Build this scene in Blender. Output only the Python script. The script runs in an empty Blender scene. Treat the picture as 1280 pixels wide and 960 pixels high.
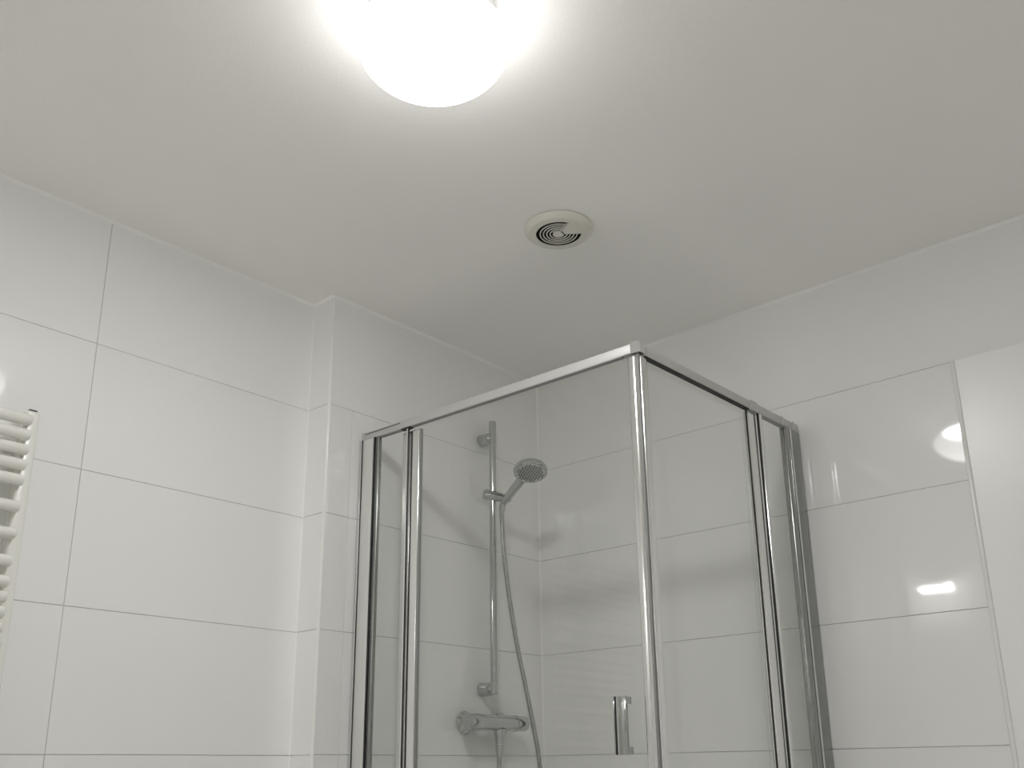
import bpy, bmesh, math, random
from mathutils import Matrix, Vector

random.seed(4)
SC = bpy.context.scene
COL = SC.collection
H = 2.42                      # ceiling height, floor at z = 0

# ------------------------------------------------------------------ camera
R_ = (0.74707399, 0.66465184, -0.01088037)
U_ = (0.20432141, -0.2140219, 0.95522112)
F_ = (-0.63256084, 0.71584395, 0.29569279)
cam = bpy.data.cameras.new('camera')
cam.sensor_fit = 'HORIZONTAL'; cam.sensor_width = 36.0
cam.lens = 1199.95 / 1280 * 36.0
cam.shift_y = 111.03 / 1280
cam.clip_start = 0.02
camo = bpy.data.objects.new('camera', cam); COL.objects.link(camo)
m = Matrix((R_, U_, tuple(-v for v in F_))).transposed().to_4x4()
m.translation = (1.94418702, -2.33178037, H - 1.2573809)
camo.matrix_world = m
SC.camera = camo

# ------------------------------------------------------------------ world, exposure
w = bpy.data.worlds.new('world'); SC.world = w; w.use_nodes = True
w.node_tree.nodes['Background'].inputs[0].default_value = (0.02, 0.02, 0.02, 1)
w.node_tree.nodes['Background'].inputs[1].default_value = 0.2
vs = SC.view_settings
vs.view_transform = 'Standard'; vs.look = 'None'; vs.exposure = 0.54; vs.gamma = 1.0
vs.use_curve_mapping = False
SC.cycles.caustics_reflective = False
SC.cycles.caustics_refractive = False
SC.cycles.max_bounces = 14
SC.cycles.diffuse_bounces = 9
SC.cycles.glossy_bounces = 6
SC.cycles.transparent_max_bounces = 24
LED_L = 80.0                 # radiance of the led disc inside the ceiling lamp
DOME_L = 4.7                  # radiance of the glowing opal dome
MIRROR_L = 74.0               # radiance of the small lamp over the mirror (seen only in reflections)

# ------------------------------------------------------------------ materials
def mat(name, color, rough=0.5, metal=0.0, bump=0.0, bscale=20.0, var=0.0, vscale=4.0, spec=0.5, coat=0.0):
    m = bpy.data.materials.new(name); m.use_nodes = True
    nt = m.node_tree; b = nt.nodes['Principled BSDF']
    b.inputs['Base Color'].default_value = (*color, 1)
    b.inputs['Roughness'].default_value = rough
    b.inputs['Metallic'].default_value = metal
    b.inputs['Specular IOR Level'].default_value = spec
    b.inputs['Coat Weight'].default_value = coat
    tc = nt.nodes.new('ShaderNodeTexCoord')
    if var > 0:
        n = nt.nodes.new('ShaderNodeTexNoise'); n.inputs['Scale'].default_value = vscale
        n.inputs['Detail'].default_value = 3
        r = nt.nodes.new('ShaderNodeMapRange')
        r.inputs[3].default_value = 1 - var; r.inputs[4].default_value = 1 + var
        mx = nt.nodes.new('ShaderNodeVectorMath'); mx.operation = 'SCALE'
        mx.inputs[0].default_value = color
        nt.links.new(tc.outputs['Object'], n.inputs['Vector'])
        nt.links.new(n.outputs[0], r.inputs[0]); nt.links.new(r.outputs[0], mx.inputs['Scale'])
        nt.links.new(mx.outputs[0], b.inputs['Base Color'])
    if bump > 0:
        n = nt.nodes.new('ShaderNodeTexNoise'); n.inputs['Scale'].default_value = bscale
        n.inputs['Detail'].default_value = 2
        bp = nt.nodes.new('ShaderNodeBump'); bp.inputs['Strength'].default_value = bump
        bp.inputs['Distance'].default_value = 0.01
        nt.links.new(tc.outputs['Object'], n.inputs['Vector'])
        nt.links.new(n.outputs[0], bp.inputs['Height']); nt.links.new(bp.outputs[0], b.inputs['Normal'])
    return m

M = {}
M['tile'] = mat('white_glazed_tile', (0.90, 0.90, 0.89), 0.045, bump=0.012, bscale=7.0, var=0.008, vscale=2.0)
M['grout'] = mat('pale_grout', (0.80, 0.795, 0.77), 0.8, var=0.05, vscale=60)
M['ceiling'] = mat('matt_ceiling_paint', (0.93, 0.92, 0.895), 0.9, bump=0.05, bscale=180.0, var=0.015, vscale=2.5)
M['caulk'] = mat('white_silicone', (0.95, 0.945, 0.92), 0.35)
M['trim'] = mat('white_tile_trim', (0.88, 0.88, 0.85), 0.2)
M['floor_tile'] = mat('pale_floor_tile', (0.88, 0.87, 0.85), 0.35, var=0.05, vscale=8)
M['door'] = mat('white_door_lacquer', (0.93, 0.93, 0.925), 0.3)
M['enamel'] = mat('white_enamel', (0.83, 0.82, 0.78), 0.25)
M['chrome'] = mat('polished_chrome', (0.52, 0.53, 0.525), 0.07, metal=1.0)
M['hose'] = mat('chrome_hose', (0.46, 0.465, 0.46), 0.2, metal=1.0)
M['alu'] = mat('bright_aluminium', (0.83, 0.83, 0.82), 0.16, metal=1.0, bump=0.01, bscale=60)
M['satin'] = mat('satin_aluminium', (0.58, 0.58, 0.565), 0.42, metal=0.35)
M['darkmetal'] = mat('grey_metal_dark_reflection', (0.34, 0.345, 0.335), 0.22, metal=0.9)  # grey metal; on the right side its dark tone stands in for reflections
M['profile'] = mat('pale_anodised_profile', (0.74, 0.74, 0.72), 0.45, metal=0.3)
M['rubber'] = mat('black_rubber', (0.015, 0.015, 0.016), 0.5)
M['greyseal'] = mat('grey_seal', (0.28, 0.28, 0.275), 0.4)
M['plastic'] = mat('cream_plastic', (0.74, 0.725, 0.66), 0.4)
M['cavity'] = mat('dark_duct', (0.012, 0.012, 0.012), 0.8)
M['nozzle'] = mat('dark_nozzle', (0.05, 0.052, 0.055), 0.4)
M['face'] = mat('grey_spray_face', (0.66, 0.67, 0.67), 0.3, metal=0.3)
M['tray'] = mat('white_acrylic', (0.85, 0.85, 0.84), 0.15)
M['basemetal'] = mat('lamp_base_white', (0.8, 0.8, 0.79), 0.4)

def glass_mat(name, tint, refl=1.0):
    m = bpy.data.materials.new(name); m.use_nodes = True
    nt = m.node_tree; nt.nodes.clear()
    out = nt.nodes.new('ShaderNodeOutputMaterial')
    tr = nt.nodes.new('ShaderNodeBsdfTransparent'); tr.inputs[0].default_value = (*tint, 1)
    gl = nt.nodes.new('ShaderNodeBsdfGlossy'); gl.inputs['Roughness'].default_value = 0.01
    gl.inputs[0].default_value = (refl, refl, refl, 1)
    fr = nt.nodes.new('ShaderNodeFresnel'); fr.inputs[0].default_value = 1.5
    mx = nt.nodes.new('ShaderNodeMixShader')
    ge = nt.nodes.new('ShaderNodeNewGeometry')          # the same small reflection on the inner side of each face
    ior = nt.nodes.new('ShaderNodeMapRange'); ior.inputs[3].default_value = 1.5; ior.inputs[4].default_value = 1 / 1.5
    nt.links.new(ge.outputs['Backfacing'], ior.inputs[0]); nt.links.new(ior.outputs[0], fr.inputs[0])
    nt.links.new(fr.outputs[0], mx.inputs[0]); nt.links.new(tr.outputs[0], mx.inputs[1])
    nt.links.new(gl.outputs[0], mx.inputs[2]); nt.links.new(mx.outputs[0], out.inputs[0])
    return m
M['glass'] = glass_mat('clear_shower_glass', (0.993, 0.997, 0.992), 0.75)

def emit_mat(name, color, strength, transparent=0.0):
    m = bpy.data.materials.new(name); m.use_nodes = True
    nt = m.node_tree; nt.nodes.clear()
    out = nt.nodes.new('ShaderNodeOutputMaterial')
    e = nt.nodes.new('ShaderNodeEmission'); e.inputs[0].default_value = (*color, 1); e.inputs[1].default_value = strength
    if transparent > 0:
        t = nt.nodes.new('ShaderNodeBsdfTransparent'); t.inputs[0].default_value = (transparent,) * 3 + (1,)
        a = nt.nodes.new('ShaderNodeAddShader')
        nt.links.new(e.outputs[0], a.inputs[0]); nt.links.new(t.outputs[0], a.inputs[1])
        nt.links.new(a.outputs[0], out.inputs[0])
    else:
        nt.links.new(e.outputs[0], out.inputs[0])
    return m
M['led'] = emit_mat('led_disc_light', (1.0, 0.994, 0.978), LED_L)
M['dome'] = emit_mat('glowing_opal_dome', (1.0, 0.994, 0.98), DOME_L, 0.85)
_nt = M['dome'].node_tree
_tc = _nt.nodes.new('ShaderNodeTexCoord'); _sx = _nt.nodes.new('ShaderNodeSeparateXYZ'); _mr = _nt.nodes.new('ShaderNodeMapRange')
_mr.inputs[1].default_value = -0.152; _mr.inputs[2].default_value = -0.048
_mr.inputs[3].default_value = DOME_L; _mr.inputs[4].default_value = DOME_L * 0.22
_nt.links.new(_tc.outputs['Object'], _sx.inputs[0]); _nt.links.new(_sx.outputs['Z'], _mr.inputs[0])
_nt.links.new(_mr.outputs[0], [n for n in _nt.nodes if n.type == 'EMISSION'][0].inputs[1])

M['mirror_led'] = emit_mat('mirror_lamp_light', (1.0, 0.99, 0.97), MIRROR_L)
M['mirror'] = mat('silvered_mirror', (0.92, 0.93, 0.92), 0.0, metal=1.0)

# ------------------------------------------------------------------ helpers
def link(name, me, material, parent=None, smooth=False, loc=(0, 0, 0)):
    o = bpy.data.objects.new(name, me); COL.objects.link(o)
    if material is not None and not me.materials: me.materials.append(material)
    if smooth:
        for p in me.polygons: p.use_smooth = True
    o.location = loc
    if parent is not None: o.parent = parent
    return o

def finish(bm, name, material, parent, origin=(0, 0, 0), smooth=False, auto=None):
    """bm holds world coordinates; the object gets its origin at the parent's place"""
    bmesh.ops.recalc_face_normals(bm, faces=bm.faces)
    off = Vector(origin)
    bmesh.ops.translate(bm, verts=bm.verts, vec=-off)
    me = bpy.data.meshes.new(name); bm.to_mesh(me); bm.free()
    if auto:
        me.set_sharp_from_angle(angle=math.radians(auto)); smooth = True
    o = link(name, me, material, None, smooth)
    if parent is None:
        o.location = off
    else:
        o.parent = parent
        o.location = off - WP(parent)
    return o

WLOC = {}
def WP(o):
    p = Vector(o.location)
    while o.parent is not None:
        o = o.parent; p = p + Vector(o.location)
    return p

def empty(name, loc):
    o = bpy.data.objects.new(name, None); COL.objects.link(o)
    o.location = loc; o.empty_display_size = 0.05
    return o

def tag(o, label=None, cat=None, group=None, kind=None):
    if label: o['label'] = label
    if cat: o['category'] = cat
    if group: o['group'] = group
    if kind: o['kind'] = kind
    return o

def bm_box(bm, x0, x1, y0, y1, z0, z1, bev=0.0, seg=1):
    t = bmesh.new()
    vs = [t.verts.new((x, y, z)) for x in (x0, x1) for y in (y0, y1) for z in (z0, z1)]
    for f in ((0, 1, 3, 2), (4, 6, 7, 5), (0, 4, 5, 1), (2, 3, 7, 6), (0, 2, 6, 4), (1, 5, 7, 3)):
        t.faces.new([vs[i] for i in f])
    if bev > 0:
        bmesh.ops.bevel(t, geom=t.edges[:], offset=bev, segments=seg, affect='EDGES', profile=0.5)
    me = bpy.data.meshes.new('tmp'); t.to_mesh(me); t.free()
    bm.from_mesh(me); bpy.data.meshes.remove(me)
    return bm

def frame_from(d):
    d = Vector(d).normalized()
    a = Vector((0, 0, 1)) if abs(d.z) < 0.9 else Vector((1, 0, 0))
    u = d.cross(a).normalized(); v = d.cross(u).normalized()
    return d, u, v

def bm_rings(bm, rings, caps=(True, True)):
    """rings: list of (centre, u, v, ru, rv); lofted with the same segment count"""
    n = rings[0][5] if len(rings[0]) > 5 else 24
    prev = None; first = None
    for r in rings:
        c, u, v, ru, rv = r[:5]
        vs = [bm.verts.new(Vector(c) + u * (ru * math.cos(2 * math.pi * i / n)) + v * (rv * math.sin(2 * math.pi * i / n))) for i in range(n)]
        if prev:
            for i in range(n):
                bm.faces.new((prev[i], prev[(i + 1) % n], vs[(i + 1) % n], vs[i]))
        else:
            first = vs
        prev = vs
    if caps[0]: bm.faces.new(first[::-1])
    if caps[1]: bm.faces.new(prev)
    return bm

def bm_lathe(bm, p0, d, prof, n=32, caps=(True, True)):
    """prof: list of (t along axis, radius)"""
    d, u, v = frame_from(d)
    return bm_rings(bm, [(Vector(p0) + d * t, u, v, r, r, n) for t, r in prof], caps)

def cyl_prof(L, r, b=0.001):
    return [(0, r - b), (b, r), (L - b, r), (L, r - b)]

# ------------------------------------------------------------------ room shell
D = 0.0885                    # how far the radiator wall lies behind the shower wall
YJ = -0.8643                  # where the wall steps forward
YV = -1.456
XMAX, YMIN = 2.46, -3.05
J = [H - 0.3178]
while J[-1] > 0.05: J.append(J[-1] - 0.3)
ROWS = [(J[0], H)] + [(max(J[i + 1], 0.0), J[i]) for i in range(len(J) - 1)]
ROWS = [r for r in ROWS if r[1] - r[0] > 0.02]
TT = 0.008                    # tile thickness
GAP = 0.0011

TILE_MESH = {}
def tile_mesh(a, b):
    """tile lying in local x (width) and z (height), face towards -y, from y=0 (back) to -TT (front)"""
    k = (round(a, 4), round(b, 4))
    if k not in TILE_MESH:
        bm = bmesh.new()
        w2, h2 = a / 2 - GAP / 2, b / 2 - GAP / 2
        c = 0.0009
        back = [bm.verts.new(v) for v in ((-w2, 0, -h2), (w2, 0, -h2), (w2, 0, h2), (-w2, 0, h2))]
        mid = [bm.verts.new(v) for v in ((-w2, -TT + c * .6, -h2), (w2, -TT + c * .6, -h2), (w2, -TT + c * .6, h2), (-w2, -TT + c * .6, h2))]
        fr = [bm.verts.new(v) for v in ((-w2 + c, -TT, -h2 + c), (w2 - c, -TT, -h2 + c), (w2 - c, -TT, h2 - c), (-w2 + c, -TT, h2 - c))]
        for A, B in ((back, mid), (mid, fr)):
            for i in range(4): bm.faces.new((A[i], A[(i + 1) % 4], B[(i + 1) % 4], B[i]))
        bm.faces.new(fr)
        bmesh.ops.recalc_face_normals(bm, faces=bm.faces)
        for f in bm.faces:
            if abs(f.normal.y) > 0.99 and f.normal.y > 0: f.normal_flip()
        me = bpy.data.meshes.new('tile'); bm.to_mesh(me); bm.free()
        me.materials.append(M['tile'])
        TILE_MESH[k] = me
    return TILE_MESH[k]

def tiled_wall(name, p, rz, length, cuts, skip=None, start=0.0):
    """p: start of the finished face (x,y); local x runs along the wall, the face looks to local -y.
    The backing slab lies behind, the tiles stand on it."""
    bm = bmesh.new()
    bm_box(bm, start, length, TT - 0.0022, TT + 0.06, 0, H)
    if skip:                  # a door opening is simply covered by the door in front of the slab
        pass
    me = bpy.data.meshes.new(name); bm.to_mesh(me); bm.free()
    me.materials.append(M['grout'])
    wall = bpy.data.objects.new(name, me); COL.objects.link(wall)
    wall.location = (p[0], p[1], 0); wall.rotation_euler = (0, 0, rz)
    tag(wall, kind='structure')
    for ri, (z0, z1) in enumerate(ROWS):
        cs = cuts(ri)
        for a, b in zip(cs[:-1], cs[1:]):
            if skip and skip((a + b) / 2, (z0 + z1) / 2): continue
            t = bpy.data.objects.new('tile', tile_mesh(b - a, z1 - z0)); COL.objects.link(t)
            t.parent = wall
            t.location = ((a + b) / 2, TT, (z0 + z1) / 2)
            t.rotation_euler = (random.uniform(-1, 1) * 0.0012, 0, random.uniform(-1, 1) * 0.0006)
    return wall

def regular(length, start, step=0.6):
    c = [0.0]; x = start
    while x < length - 0.03:
        if x > 0.03: c.append(x)
        x += step
    c.append(length); return c

# finished faces: radiator wall x=-D (looks to +x), step face y=YJ (looks to -y), shower wall x=0, back wall y=0
wl_len = YJ - YMIN
tiled_wall('wall_left', (-D, YMIN), math.radians(90), wl_len, lambda r: regular(wl_len, (YV - YMIN) % 0.6))
tiled_wall('wall_step', (-D, YJ), 0.0, D - 0.004, lambda r: [0.0, D - 0.004])
sl = -YJ
tiled_wall('wall_shower', (0.0, YJ), math.radians(90), sl,
           lambda r: [0.004, sl] if r == 0 else [0.004, 0.0803, sl], start=0.012)
XD = 1.3175
def right_cuts(r):
    return [0.0, 1.62, 2.22, XMAX] if r == 0 else [0.0, XD, XD + 0.90, XMAX]
tiled_wall('wall_right', (0.0, 0.0), 0.0, XMAX, right_cuts, skip=lambda x, z: XD < x < XD + 0.9 and z < J[0])
tiled_wall('wall_side', (XMAX, 0.0), math.radians(-90), -YMIN, lambda r: regular(-YMIN, 0.45))
wf = XMAX + D
tiled_wall('wall_front', (XMAX, YMIN), math.radians(180), wf, lambda r: regular(wf, 0.35))

bm = bmesh.new(); bm_box(bm, -D - 0.08, XMAX + 0.08, YMIN - 0.08, 0.08, H, H + 0.08)
tag(finish(bm, 'ceiling', M['ceiling'], None), kind='structure')

# floor with square tiles, near white to bounce light up to the ceiling
bm = bmesh.new(); bm_box(bm, -D - 0.08, XMAX + 0.08, YMIN - 0.08, 0.08, -0.08, -0.009)
floor = tag(finish(bm, 'floor', M['grout'], None), kind='structure')
bm = bmesh.new(); bm_box(bm, -0.2985, 0.2985, -0.2985, 0.2985, -0.009, 0.0, 0.001)
ftm = bpy.data.meshes.new('floor_tile'); bm.to_mesh(ftm); bm.free(); ftm.materials.append(M['floor_tile'])
for i in range(4):
    for k in range(5):
        t = bpy.data.objects.new('floor_tile', ftm); COL.objects.link(t); t.parent = floor
        t.location = (0.3 + 0.6 * i - 0.02, -0.32 - 0.6 * k, 0)

# white corner trim on the outside corner of the step (quarter round)
bm = bmesh.new()
n = 8; rr = 0.0065; cx, cy = -rr + 0.0015, YJ + rr - 0.0015
ring = [(cx + rr * math.cos(a), cy + rr * math.sin(a)) for a in [math.radians(-100 + 110 * i / n) for i in range(n + 1)]] + [(cx - 0.002, cy + 0.002)]
lo = [bm.verts.new((x, y, 0)) for x, y in ring]; hi = [bm.verts.new((x, y, H)) for x, y in ring]
for i in range(len(ring)):
    k = (i + 1) % len(ring); bm.faces.new((lo[i], lo[k], hi[k], hi[i]))
bm.faces.new(hi)
tag(finish(bm, 'trim_1', M['trim'], None, auto=40), kind='structure')

# thin white caulk beads where walls meet the ceiling and each other
def bead(name, a, b, ia, ib, r=0.007):
    """triangular bead from a to b; ia, ib: directions of the two legs"""
    bm = bmesh.new()
    va = [Vector(a), Vector(a) + Vector(ia) * r, Vector(a) + Vector(ib) * r]
    vb = [Vector(b), Vector(b) + Vector(ia) * r, Vector(b) + Vector(ib) * r]
    A = [bm.verts.new(v) for v in va]; B = [bm.verts.new(v) for v in vb]
    for i in range(3): bm.faces.new((A[i], A[(i + 1) % 3], B[(i + 1) % 3], B[i]))
    bm.faces.new(A); bm.faces.new(B)
    tag(finish(bm, name, M['caulk'], None), kind='structure')
dn = (0, 0, -1)
bead('trim_2', (-D, YMIN, H), (-D, YJ, H), (1, 0, 0), dn)
bead('trim_3', (-D, YJ, H), (0, YJ, H), (0, -1, 0), dn)
bead('trim_4', (0, YJ, H), (0, 0, H), (1, 0, 0), dn)
bead('trim_5', (0, 0, H), (XMAX, 0, H), (0, -1, 0), dn)
bead('trim_6', (0, 0, 0.03), (0, 0, H), (1, 0, 0), (0, -1, 0), 0.003)
bead('trim_7', (-D, YJ, 0), (-D, YJ, H), (1, 0, 0), (0, -1, 0), 0.002)

# ------------------------------------------------------------------ white door on the right wall
DT = J[0] - 0.002
bm = bmesh.new(); bm_box(bm, XD + 0.011, XD + 0.889, -0.012, 0.012, 0.006, DT - 0.001, 0.0012, 1)
door = tag(finish(bm, 'door_1', M['door'], None, (XD + 0.45, 0, 0)), kind='structure')
for x0, x1 in ((XD, XD + 0.0105), (XD + 0.8895, XD + 0.90)):
    bm = bmesh.new(); bm_box(bm, x0, x1, -0.014, 0.012, 0.0, DT, 0.004, 3)
    finish(bm, 'door_stile', M['trim'], door, (x0, 0, 0), auto=35)
# lever handle of the door, far side (outside the frame)
bm = bmesh.new()
bm_lathe(bm, (XD + 0.84, -0.012, 1.05), (0, -1, 0), [(0, 0.024), (0.008, 0.024), (0.009, 0.009), (0.045, 0.009)], 20)
bm_lathe(bm, (XD + 0.845, -0.052, 1.05), (-1, 0, 0), cyl_prof(0.12, 0.009, 0.002), 16)
finish(bm, 'door_handle', M['chrome'], door, (XD + 0.84, 0, 1.05), auto=40)

# ------------------------------------------------------------------ shower tray
bm = bmesh.new()
def tray_loop(ins, z):
    pts = [(0.0 + ins, -0.76 + ins), (0.905 - ins, -0.74 + ins), (0.922 - ins, -0.001 - ins), (0.0 + ins, -0.001 - ins)]
    return [bm.verts.new((x, y, z)) for x, y in pts]
loops = [tray_loop(0.001, 0.001), tray_loop(0.001, 0.028), tray_loop(0.004, 0.031), tray_loop(0.045, 0.031), tray_loop(0.055, 0.012), tray_loop(0.40 if False else 0.30, 0.008)]
for a, b in zip(loops[:-1], loops[1:]):
    for i in range(4): bm.faces.new((a[i], a[(i + 1) % 4], b[(i + 1) % 4], b[i]))
bm.faces.new(loops[-1]); bm.faces.new(loops[0][::-1])
tray = finish(bm, 'shower_tray', M['tray'], None, (0.45, -0.37, 0))
tag(tray, 'low white acrylic shower tray on the floor inside the glass enclosure', 'shower tray')
bm = bmesh.new(); bm_lathe(bm, (0.45, -0.37, 0.0085), (0, 0, 1), [(0, 0.045), (0.004, 0.045), (0.006, 0.035)], 24)
finish(bm, 'drain_cover', M['chrome'], tray, (0.45, -0.37, 0.0085), auto=40)

# ------------------------------------------------------------------ shower enclosure
A2 = Vector((0.0, -0.742)); B2 = Vector((0.889, -0.722)); C2 = Vector((0.905, 0.0))
EL = (B2 - A2); LL = EL.length; EL.normalize(); NL = Vector((EL.y, -EL.x))        # outward = towards -y
ER = (C2 - B2); LR = ER.length; ER.normalize(); NR = Vector((ER.y, -ER.x))        # outward = towards +x
ZB, ZT = 0.032, H - 0.3755
RH = 0.0225                                   # rail height
enc = empty('shower_enclosure', (B2.x, B2.y, 0.031))
tag(enc, 'glass corner shower enclosure with two sliding doors and aluminium frame', 'shower enclosure')

class Side:
    def __init__(s, O, e, n): s.O, s.e, s.n = O, e, n
    def P(s, u, d, z):
        q = s.O + s.e * u + s.n * d; return Vector((q.x, q.y, z))
    def box(s, name, material, parent, u0, u1, d0, d1, z0, z1, bev=0.0, seg=2):
        bm = bmesh.new(); bm_box(bm, u0, u1, -d1, -d0, z0, z1, bev, seg)
        for v in bm.verts:
            v.co = s.P(v.co.x, -v.co.y, v.co.z)
        return finish(bm, name, material, parent, s.P((u0 + u1) / 2, (d0 + d1) / 2, z0), auto=35 if bev else None)
SL = Side(A2, EL, NL); SR = Side(B2, ER, NR)

# left side: u runs from the shower wall to the corner
SL.box('wall_profile', M['profile'], enc, 0.002, 0.050, -0.018, 0.010, ZB, ZT - RH, 0.003)
SL.box('wall_profile_edge', M['alu'], enc, 0.0025, 0.008, 0.0102, 0.0135, ZB, ZT - RH, 0.001)
SL.box('seal', M['rubber'], enc, 0.0082, 0.0102, 0.0095, 0.0112, ZB, ZT - RH)
gp = SL.box('glazing_profile', M['darkmetal'], enc, 0.0570, 0.069, -0.006, 0.006, ZB, ZT - RH, 0.003, 3)
SL.box('profile_lip', M['alu'], gp, 0.0502, 0.0522, 0.002, 0.0105, ZB, ZT - RH, 0.0006)
SL.box('profile_seal', M['rubber'], gp, 0.0523, 0.0565, 0.005, 0.009, ZB, ZT - RH)
SL.box('top_rail', M['satin'], enc, 0.003, LL - 0.014, -0.0125, 0.006, ZT - RH, ZT, 0.002)
SL.box('rail_groove_shade', M['rubber'], enc, 0.012, 0.150, 0.0058, 0.0066, ZT - 0.0065, ZT - 0.0045)  # raised black strip paints in the shade of a groove
SL.box('rail_dark_strip', M['greyseal'], enc, 0.075, 0.85, -0.006, 0.0055, ZT - RH - 0.002, ZT - RH)  # dark grey strip along the underside of the rail
SL.box('rail_dark_strip', M['rubber'], enc, 0.155, 0.19, -0.0055, 0.0062, ZT - RH - 0.0045, ZT - RH)
SL.box('rail_end_cap', M['satin'], enc, 0.001, 0.012, -0.0135, 0.0075, ZT - RH - 0.004, ZT + 0.001, 0.001)
SL.box('bottom_rail', M['satin'], enc, 0.003, LL - 0.014, -0.0125, 0.006, ZB, ZB + 0.03, 0.002)
fp = SL.box('fixed_pane', M['glass'], enc, 0.066, 0.178, -0.001, 0.004, ZB + 0.03, ZT - RH)
SL.box('pane_edge', M['alu'], fp, 0.1755, 0.1805, -0.003, 0.0062, ZB + 0.03, ZT - RH - 0.004, 0.001)
SL.box('pane_seal', M['rubber'], fp, 0.1808, 0.1828, 0.0015, 0.0045, ZB + 0.03, ZT - RH - 0.004)
dl = SL.box('sliding_door', M['glass'], enc, 0.190, 0.868, -0.0115, -0.0065, ZB + 0.032, ZT - RH - 0.001)
SL.box('door_stile', M['alu'], dl, 0.152, 0.2135, -0.0145, -0.003, ZB + 0.032, ZT - RH - 0.010, 0.003, 3)
SL.box('stile_seal', M['greyseal'], dl, 0.2138, 0.2185, -0.013, -0.004, ZB + 0.032, ZT - RH - 0.011, 0.001)
SL.box('door_stile', M['alu'], dl, 0.862, 0.8855, -0.0145, 0.006, ZB + 0.032, ZT - RH - 0.003, 0.0075, 4)
# handle: flat chrome bow on the door glass
hz0, hz1 = H - 1.2315, H - 1.1205
hd = SL.box('handle', M['chrome'], dl, 0.806, 0.830, 0.012, 0.019, hz0, hz1, 0.0015)
for z0 in (hz0 + 0.0005, hz1 - 0.0145):
    SL.box('handle_mount', M['chrome'], dl, 0.808, 0.826, -0.0075, 0.0118, z0, z0 + 0.014, 0.001)
SL.box('handle_strip', M['rubber'], dl, 0.801, 0.8058, 0.004, 0.016, hz0, hz1)  # black strip paints in the dark gap between the handle bars
SL.box('handle_strip', M['chrome'], dl, 0.797, 0.8007, -0.0075, 0.017, hz0, hz1, 0.0008)

# right side: u runs from the corner to the back wall
SR.box('top_rail', M['satin'], enc, 0.014, LR - 0.003, -0.0125, 0.006, ZT - RH - 0.004, ZT - 0.004, 0.002)
SR.box('bottom_rail', M['satin'], enc, 0.014, LR - 0.003, -0.0125, 0.006, ZB, ZB + 0.03, 0.002)
SR.box('rail_dark_strip', M['rubber'], enc, 0.020, 0.462, -0.006, 0.0056, ZT - RH - 0.0075, ZT - RH - 0.0045)  # black strip along the underside of the rail
SR.box('rail_dark_strip', M['greyseal'], enc, 0.52, 0.66, -0.006, 0.0055, ZT - RH - 0.0075, ZT - RH - 0.0045)
SR.box('wall_profile', M['darkmetal'], enc, 0.674, LR - 0.002, -0.018, 0.009, ZB, ZT - RH - 0.004, 0.004, 3)  # dark colour paints in the dark surroundings this profile would mirror
SR.box('profile_lip', M['alu'], enc, 0.6655, 0.6735, -0.012, 0.0085, ZB, ZT - RH - 0.004)
SR.box('glazing_profile', M['darkmetal'], enc, 0.642, 0.664, -0.010, 0.008, ZB, ZT - RH - 0.004, 0.004, 3)
for u0, u1 in ((0.467, 0.503), (0.628, 0.634), (0.690, 0.697)):
    SR.box('rail_clip', M['satin'], enc, u0, u1, 0.0058, 0.0080, ZT - RH - 0.0055, ZT - 0.002, 0.001)
fr_ = SR.box('fixed_pane', M['glass'], enc, 0.512, 0.646, -0.001, 0.004, ZB + 0.03, ZT - RH - 0.004)
SR.box('pane_edge', M['alu'], fr_, 0.510, 0.524, -0.003, 0.0062, ZB + 0.03, ZT - RH - 0.005, 0.001)
SR.box('pane_seal', M['rubber'], fr_, 0.506, 0.5098, 0.0005, 0.004, ZB + 0.03, ZT - RH - 0.005)
dr = SR.box('sliding_door', M['glass'], enc, 0.022, 0.50, -0.0115, -0.0065, ZB + 0.032, ZT - RH - 0.005)
SR.box('door_stile', M['alu'], dr, 0.463, 0.503, -0.0145, 0.0005, ZB + 0.032, ZT - RH - 0.006, 0.005, 3)
SR.box('stile_seal', M['rubber'], dr, 0.4590, 0.4627, -0.005, -0.002, ZB + 0.032, ZT - RH - 0.008)
SR.box('door_stile', M['alu'], dr, 0.004, 0.0265, -0.0145, 0.004, ZB + 0.032, ZT - RH - 0.006, 0.003, 3)
SR.box('stile_seal', M['greyseal'], dr, -0.001, 0.0038, -0.017, 0.0, ZB + 0.032, ZT - RH - 0.008)
# corner blocks that join the rails
for z0, z1 in ((ZT - RH - 0.002, ZT + 0.002), (ZB, ZB + 0.032)):
    bm = bmesh.new()
    c = SL.P(LL, 0, 0)
    pts = [SL.P(LL - 0.0145, 0.0080, 0), SL.P(LL + 0.004, 0.0080, 0), SL.P(LL + 0.0080, 0.004, 0), SL.P(LL + 0.0080, -0.0145, 0), SL.P(LL - 0.013, -0.0145, 0), SL.P(LL - 0.0145, -0.013, 0)]
    lo = [bm.verts.new((p.x, p.y, z0)) for p in pts]; hi = [bm.verts.new((p.x, p.y, z1)) for p in pts]
    for i in range(len(pts)):
        k = (i + 1) % len(pts); bm.faces.new((lo[i], lo[k], hi[k], hi[i]))
    bm.faces.new(hi); bm.faces.new(lo[::-1])
    finish(bm, 'corner_block', M['alu'], enc, (c.x, c.y, z0))

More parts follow.
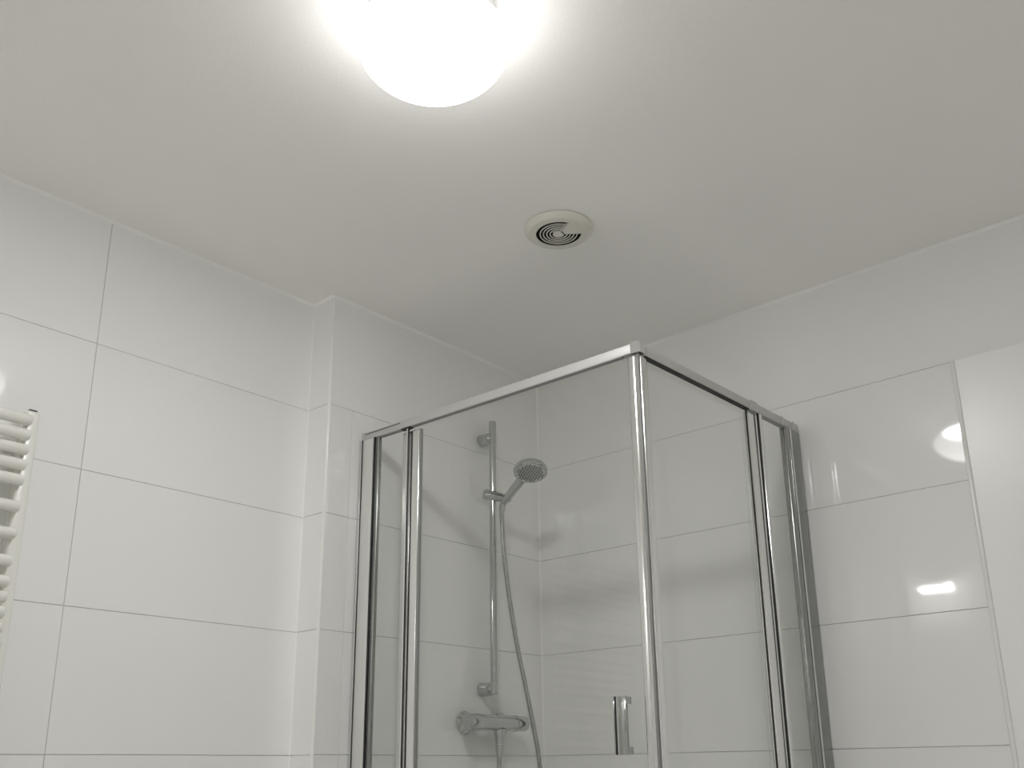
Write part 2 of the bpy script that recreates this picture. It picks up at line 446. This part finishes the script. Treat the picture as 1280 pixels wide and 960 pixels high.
# ------------------------------------------------------------------ shower set: riser rail, handset, hose, mixer
RX, RY = 0.05, -0.277
sr = empty('shower_rail', (0.0, RY, H - 1.05))
tag(sr, 'chrome vertical shower riser rail with sliding holder on the white tile wall', 'shower rail')
bm = bmesh.new(); bm_lathe(bm, (RX, RY, H - 1.0505), (0, 0, 1), cyl_prof(0.824, 0.0098, 0.001), 32)
finish(bm, 'rail_tube', M['chrome'], sr, (RX, RY, H - 1.0505), auto=35)
for zc in (H - 0.279, H - 1.036):
    bm = bmesh.new()
    bm_lathe(bm, (0.0005, RY, zc), (1, 0, 0), [(0, 0.0185), (0.0015, 0.0195), (0.034, 0.0185), (0.043, 0.0165), (0.05, 0.012)], 32)
    finish(bm, 'wall_bracket', M['chrome'], sr, (0, RY, zc), auto=35)
for z0, z1 in ((H - 0.2995, H - 0.226), (H - 1.0515, H - 1.018)):
    bm = bmesh.new(); bm_lathe(bm, (RX, RY, z0), (0, 0, 1), cyl_prof(z1 - z0, 0.0112, 0.001), 32)
    finish(bm, 'end_sleeve', M['chrome'], sr, (RX, RY, z0), auto=35)
# sliding holder: round knob towards the wall, body through the rail, open cup in front
hd_dir = Vector((0.105, 0.0, -0.037)).normalized()
hp0 = Vector((0.020, RY, H - 0.454))
d, u, v = frame_from(hd_dir)
bm = bmesh.new()
bm_rings(bm, [(hp0 + d * t, u, v, a, b, 28) for t, a, b in ((0, .013, .014), (.003, .016, .0165), (.045, .0165, .0155), (.075, .0145, .0125), (.098, .0135, .0115), (.101, .012, .010))])
hol = finish(bm, 'slider_holder', M['chrome'], sr, hp0, auto=35)
bm = bmesh.new()
q0 = hp0 + d * 0.03 + Vector((0, -0.0135, 0.006))
bm_rings(bm, [(q0 + d * t, u, v, 0.004, 0.0014, 8) for t in (0, 0.058)])
finish(bm, 'holder_slot', M['rubber'], hol, q0)

# handset
HB = Vector((0.096, RY, H - 0.492)); HD = Vector((0.2432, -0.327, H - 0.4371))
ax = (HD - HB).normalized()
fn = Vector((0.25, -0.275, -0.93)).normalized()                  # spray direction
hs = empty('hand_shower', HB); tag(hs, 'chrome round hand shower resting in the rail holder, spraying face downward', 'hand shower')
bm = bmesh.new()
d, u, v = frame_from(ax)
Lh = (HD - HB).length
bm_rings(bm, [(HB + d * t - fn * (0.006 * max(t, 0) / Lh), u, v, a, a, 28) for t, a in ((-0.006, .009), (-0.003, .0105), (0.02, .0118), (0.05, .0128), (Lh - 0.05, .0142), (Lh - 0.034, .0130), (Lh - 0.026, .009))])
finish(bm, 'handle', M['chrome'], hs, HB, auto=35)
bm = bmesh.new()
bm_lathe(bm, HD - fn * 0.017, fn, [(0, 0.020), (0.004, 0.036), (0.010, 0.0465), (0.016, 0.0495), (0.024, 0.0485), (0.027, 0.0455), (0.0262, 0.0425)], 48)
head = finish(bm, 'shower_head', M['chrome'], hs, HD, auto=35)
d, u, v = frame_from(fn)
f0 = HD + fn * 0.0098
bm = bmesh.new(); bm_lathe(bm, f0 - fn * 0.001, fn, [(0, 0.042), (0.0015, 0.042), (0.002, 0.0405)], 40)
finish(bm, 'spray_face', M['face'], head, f0, auto=35)
bm = bmesh.new()
for i in range(-6, 7):
    for k in range(-6, 7):
        a = (i + 0.5 * (k % 2)) * 0.0084; b = k * 0.0073
        if a * a + b * b < 0.0375 ** 2:
            c = f0 + fn * 0.0009 + u * a + v * b
            bm_rings(bm, [(c, u, v, 0.0028, 0.0028, 8), (c + fn * 0.0018, u, v, 0.0022, 0.0022, 8)])
tag(finish(bm, 'spray_nozzles', M['nozzle'], head, f0), kind='stuff')

# hose
def spline(pts, n):
    out = []
    P = [Vector(p) for p in pts]; P = [P[0] * 2 - P[1]] + P + [P[-1] * 2 - P[-2]]
    for i in range(1, len(P) - 2):
        for k in range(n):
            t = k / n; a, b, c, e = P[i - 1], P[i], P[i + 1], P[i + 2]
            out.append(0.5 * ((2 * b) + (c - a) * t + (2 * a - 5 * b + 4 * c - e) * t * t + (3 * b - a - 3 * c + e) * t ** 3))
    out.append(P[-2]); return out
MY = -0.271                                                       # mixer centre
HPTS = [(0.0905, RY, H - 0.4965), (0.084, RY + 0.003, H - 0.520), (0.080, RY + 0.008, H - 0.56), (0.080, RY + 0.016, H - 0.65), (0.081, RY + 0.037, H - 0.78), (0.082, RY + 0.064, H - 0.90),
        (0.087, RY + 0.094, H - 1.02), (0.0905, RY + 0.122, H - 1.13), (0.0905, RY + 0.150, H - 1.25), (0.084, RY + 0.168, H - 1.42), (0.080, RY + 0.150, H - 1.60),
        (0.072, RY + 0.090, H - 1.70), (0.062, RY + 0.035, H - 1.62), (0.058, RY + 0.014, H - 1.42), (0.056, RY + 0.012, H - 1.30), (0.056, MY + 0.010, H - 1.190)]
cp = spline(HPTS, 14)
tot = 0; res = [cp[0]]; STEP = 0.0022
for a, b in zip(cp[:-1], cp[1:]):
    L = (b - a).length; s = STEP - tot
    while s <= L:
        res.append(a + (b - a) * (s / L)); s += STEP
    tot = (tot + L) % STEP
bm = bmesh.new(); rings = []
up = Vector((0, 1, 0))
for i, p in enumerate(res):
    t = (res[min(i + 1, len(res) - 1)] - res[max(i - 1, 0)]).normalized()
    u = t.cross(Vector((1, 0, 0))).normalized(); v = t.cross(u).normalized()
    r = 0.0072 if i % 2 else 0.0064
    rings.append((p, u, v, r, r, 10))
bm_rings(bm, rings)
hose = finish(bm, 'shower_hose', M['hose'], None, HPTS[0], smooth=True)
tag(hose, 'flexible ribbed chrome hose hanging in a loop between hand shower and mixer', 'hose')
for p, dr_, prof in ((HPTS[-1], (0, 0, -1), [(-0.001, .0115), (0.006, .0115), (0.022, .0095), (0.032, .0078)]),):
    bm = bmesh.new(); bm_lathe(bm, p, dr_, prof, 24)
    finish(bm, 'hose_nut', M['chrome'], hose, p, auto=35)
bm = bmesh.new(); bm_lathe(bm, HPTS[0], (HPTS[1][0] - HPTS[0][0], 0.003, HPTS[1][2] - HPTS[0][2]), [(-0.002, .0095), (0.012, .0095), (0.03, .0078)], 24)
finish(bm, 'hose_nut', M['chrome'], hose, HPTS[0], auto=35)

# thermostatic mixer
MX, MZ = 0.056, H - 1.130
mx = empty('shower_mixer', (0, MY, MZ)); tag(mx, 'chrome thermostatic bar mixer on the tile wall below the riser rail', 'shower mixer')
bm = bmesh.new()
bm_lathe(bm, (MX, MY - 0.072, MZ), (0, 1, 0), [(0, 0.0205), (0.0008, 0.0215), (0.142, 0.0215), (0.1432, 0.0205)], 40)
finish(bm, 'mixer_body', M['chrome'], mx, (MX, MY, MZ), auto=35)
for y0, dy in ((MY - 0.0728, -1), (MY + 0.0722, 1)):
    bm = bmesh.new()
    bm_lathe(bm, (MX, y0, MZ), (0, dy, 0), [(0, 0.0215), (0.001, 0.0228), (0.044, 0.0215), (0.047, 0.0195), (0.0475, 0.016)], 40)
    finish(bm, 'temperature_handle' if dy < 0 else 'flow_handle', M['chrome'], mx, (MX, y0, MZ), auto=35)
for dy in (-0.075, 0.075):
    bm = bmesh.new()
    bm_lathe(bm, (0.0005, MY + dy, MZ), (1, 0, 0), [(0, 0.0315), (0.002, 0.0325), (0.004, 0.0315), (0.018, 0.019), (0.022, 0.0165), (0.045, 0.0165)], 40)
    finish(bm, 'wall_rose', M['chrome'], mx, (0, MY + dy, MZ), auto=30)
bm = bmesh.new(); bm_lathe(bm, (MX, MY + 0.010, MZ - 0.017), (0, 0, -1), [(0, 0.0185), (0.010, 0.0165), (0.022, 0.0125), (0.041, 0.0115)], 32)
finish(bm, 'outlet', M['chrome'], mx, (MX, MY + 0.01, MZ - 0.017), auto=35)
bm = bmesh.new(); bm_lathe(bm, (MX, MY + 0.006, MZ + 0.018), (0, 0, 1), [(0, 0.009), (0.006, 0.009), (0.008, 0.007)], 24)
finish(bm, 'check_button', M['chrome'], mx, (MX, MY, MZ + 0.018), auto=35)

# ------------------------------------------------------------------ ceiling lamp
LX, LY = 0.963, -1.411
lamp = empty('ceiling_lamp', (LX, LY, H)); tag(lamp, 'round glowing white dome lamp mounted on the ceiling', 'ceiling lamp')
bm = bmesh.new(); bm_lathe(bm, (LX, LY, H), (0, 0, -1), [(0, 0.108), (0.041, 0.108), (0.043, 0.106), (0.043, 0.088)], 64)
finish(bm, 'lamp_base', M['basemetal'], lamp, (LX, LY, H), auto=35)
bm = bmesh.new()
prof = []
for i in range(0, 7):
    a = math.radians(40 - 40 * i / 6.0)
    prof.append((0.082 - 0.060 * math.sin(a), 0.129 * math.cos(a)))
for i in range(1, 17):
    a = math.radians(90 * i / 16.0)
    prof.append((0.082 + 0.072 * math.sin(a), max(0.129 * math.cos(a), 0.0008)))
bm_lathe(bm, (LX, LY, H), (0, 0, -1), prof, 64, (False, True))
finish(bm, 'dome', M['dome'], lamp, (LX, LY, H), smooth=True)
bm = bmesh.new(); bm_lathe(bm, (LX, LY, H - 0.0435), (0, 0, -1), [(0, 0.085), (0.0004, 0.085)], 48)
finish(bm, 'led_disc', M['led'], lamp, (LX, LY, H - 0.0435))

# ------------------------------------------------------------------ mirror and its lamp on the front wall (they show as reflections)
WX = 0.26
mir = empty('wall_mirror', (WX, YMIN, 1.10)); tag(mir, 'rectangular wall mirror on the tiled wall opposite the shower', 'mirror')
bm = bmesh.new(); bm_box(bm, WX - 0.30, WX + 0.30, YMIN + 0.002, YMIN + 0.016, 1.10, 1.86, 0.001)
finish(bm, 'mirror_backing', M['satin'], mir, (WX, YMIN, 1.10))
bm = bmesh.new(); bm_box(bm, WX - 0.295, WX + 0.295, YMIN + 0.0162, YMIN + 0.0202, 1.105, 1.855, 0.0012)
finish(bm, 'mirror_glass', M['mirror'], mir, (WX, YMIN, 1.105))
ml = empty('mirror_lamp', (WX, YMIN, 2.08)); tag(ml, 'small glowing tube lamp on the wall above the mirror', 'wall lamp')
bm = bmesh.new(); bm_box(bm, WX - 0.05, WX + 0.05, YMIN + 0.001, YMIN + 0.026, 2.055, 2.105, 0.003, 2)
finish(bm, 'lamp_base', M['chrome'], ml, (WX, YMIN, 2.055), auto=35)
bm = bmesh.new(); bm_lathe(bm, (WX - 0.075, YMIN + 0.05, 2.08), (1, 0, 0), [(0, 0.018), (0.004, 0.022), (0.146, 0.022), (0.15, 0.018)], 24)
finish(bm, 'lamp_tube', M['mirror_led'], ml, (WX, YMIN + 0.05, 2.08), auto=40)

bm = bmesh.new()                                   # added unseen chrome hood, keeps the tube's light off the ceiling
hood = [(YMIN + 0.05 + r * math.cos(a), 2.08 + r * math.sin(a)) for r, n_ in ((0.027, 0), (0.0285, 1)) for a in ([math.radians(-8 + 210 * i / 14) for i in range(15)][::1 if n_ == 0 else -1])]
lo = [bm.verts.new((WX - 0.08, y, z)) for y, z in hood]; hi = [bm.verts.new((WX + 0.08, y, z)) for y, z in hood]
for i in range(len(hood)):
    k = (i + 1) % len(hood); bm.faces.new((lo[i], lo[k], hi[k], hi[i]))
for ring in (lo, hi):
    for i in range(14): bm.faces.new((ring[i], ring[i + 1], ring[-2 - i], ring[-1 - i]))
finish(bm, 'added_lamp_hood', M['chrome'], ml, (WX, YMIN + 0.05, 2.08), auto=40)

# ------------------------------------------------------------------ ceiling vent
VX, VY = 0.672, -0.711
vent = empty('ceiling_vent', (VX, VY, H)); tag(vent, 'round cream extractor vent with curved slots in the ceiling', 'vent')
vd = 0.0155
bm = bmesh.new()
bm_lathe(bm, (VX, VY, H), (0, 0, -1), [(0.0012, 0.083), (0.004, 0.083), (0.0075, 0.0815), (0.0125, 0.0755), (0.0142, 0.0735), (vd, 0.071), (vd, 0.0548), (vd - 0.002, 0.0548)], 72, (False, False))
finish(bm, 'vent_body', M['plastic'], vent, (VX, VY, H), auto=30)
bm = bmesh.new(); bm_lathe(bm, (VX, VY, H), (0, 0, -1), [(0, 0.0822), (0.0013, 0.0822)], 72, (False, True))
finish(bm, 'vent_shadow_ring', M['greyseal'], vent, (VX, VY, H))  # dark ring paints in the shadow line around the vent
bm = bmesh.new(); bm_lathe(bm, (VX, VY, H - 0.0016), (0, 0, -1), [(0, 0.02), (0.0002, 0.0556), (vd - 0.0035, 0.0556)], 48, (True, False))
finish(bm, 'duct', M['cavity'], vent, (VX, VY, H - 0.0016))  # shallow cup, near-black to paint in the shade of a deeper duct
def arc_ring(r0, r1, a0, a1, z0, z1, n):
    bm = bmesh.new(); prev = None
    for i in range(n + 1):
        a = math.radians(a0 + (a1 - a0) * i / n); c, s = math.cos(a), math.sin(a)
        q = [bm.verts.new((VX + r * c, VY + r * s, z)) for r, z in ((r0, z0), (r1, z0), (r1, z1), (r0, z1))]
        if prev:
            for k in range(4): bm.faces.new((prev[k], prev[(k + 1) % 4], q[(k + 1) % 4], q[k]))
        else: bm.faces.new(q)
        prev = q
    bm.faces.new(prev[::-1]); return bm
# image right = 41.7 deg, image up = -48 deg; solid wedge between them
W0, W1 = -25.0, 40.0
finish(arc_ring(0.010, 0.0545, W0, W1, H - vd, H - vd + 0.009, 20), 'vent_face', M['plastic'], vent, (VX, VY, H))
bm = bmesh.new(); bm_lathe(bm, (VX, VY, H - vd + 0.009), (0, 0, -1), [(0, 0.0142), (0.009, 0.0142)], 40)
finish(bm, 'vent_hub', M['plastic'], vent, (VX, VY, H - vd), auto=30)
for i in range(4):
    r0 = 0.0142 + 0.0081 * i + 0.0053
    finish(arc_ring(r0, r0 + 0.0026, W1 - 1, W0 + 361, H - vd, H - vd + 0.0016, 60), 'vent_rib', M['plastic'], vent, (VX, VY, H), auto=30)

# ------------------------------------------------------------------ towel radiator
rad = empty('towel_radiator', (-D + 0.002, -1.84, 0.62)); tag(rad, 'white towel radiator of horizontal tubes on the tiled wall', 'radiator')
ZR1, ZR0 = H - 0.535, 0.62
XC = -0.043
for y0, y1 in ((-1.608, -1.579), (-2.101, -2.072)):
    bm = bmesh.new(); bm_box(bm, XC - 0.019, XC + 0.015, y0, y1, ZR0, ZR1, 0.006, 3)
    cl = finish(bm, 'collector', M['enamel'], rad, (XC, y0, ZR0), auto=35)
    bm = bmesh.new(); bm_box(bm, XC - 0.012, XC + 0.0125, y0 + 0.006, y1 - 0.006, ZR1 - 0.001, ZR1 + 0.0025, 0.001)
    finish(bm, 'end_plug', M['rubber'], cl, (XC, y0, ZR1))
    for zb in (ZR1 - 0.13, ZR0 + 0.12):
        bm = bmesh.new(); bm_lathe(bm, (-D + 0.0015, (y0 + y1) / 2, zb), (1, 0, 0), [(0, 0.014), (0.006, 0.014), (0.007, 0.008), (D + XC - 0.019, 0.008)], 20)
        finish(bm, 'wall_bracket', M['enamel'], rad, (-D, y0, zb), auto=35)
bz = [0.562, 0.594, 0.626, 0.658, 0.690, 0.745, 0.800, 0.855, 0.896, 0.926, 0.956, 0.986, 1.016]
bz += [1.075 + 0.055 * i for i in range(3)] + [1.24 + 0.032 * i for i in range(6)] + [1.46 + 0.055 * i for i in range(3)] + [1.62 + 0.032 * i for i in range(5)]
bm = bmesh.new(); bm_lathe(bm, (0, -0.241, 0), (0, 1, 0), [(0, 0.0085), (0.002, 0.0112), (0.004, 0.0118), (0.478, 0.0118), (0.480, 0.0112), (0.482, 0.0085)], 20)
bmesh.ops.recalc_face_normals(bm, faces=bm.faces)
tm = bpy.data.meshes.new('tube'); bm.to_mesh(tm); bm.free(); tm.materials.append(M['enamel'])
for p in tm.polygons: p.use_smooth = True
tm.set_sharp_from_angle(angle=math.radians(50))
for z in bz:
    t = bpy.data.objects.new('tube', tm); COL.objects.link(t); t.parent = rad
    t.location = Vector((XC + 0.0255, -1.84, H - z)) - WP(rad)
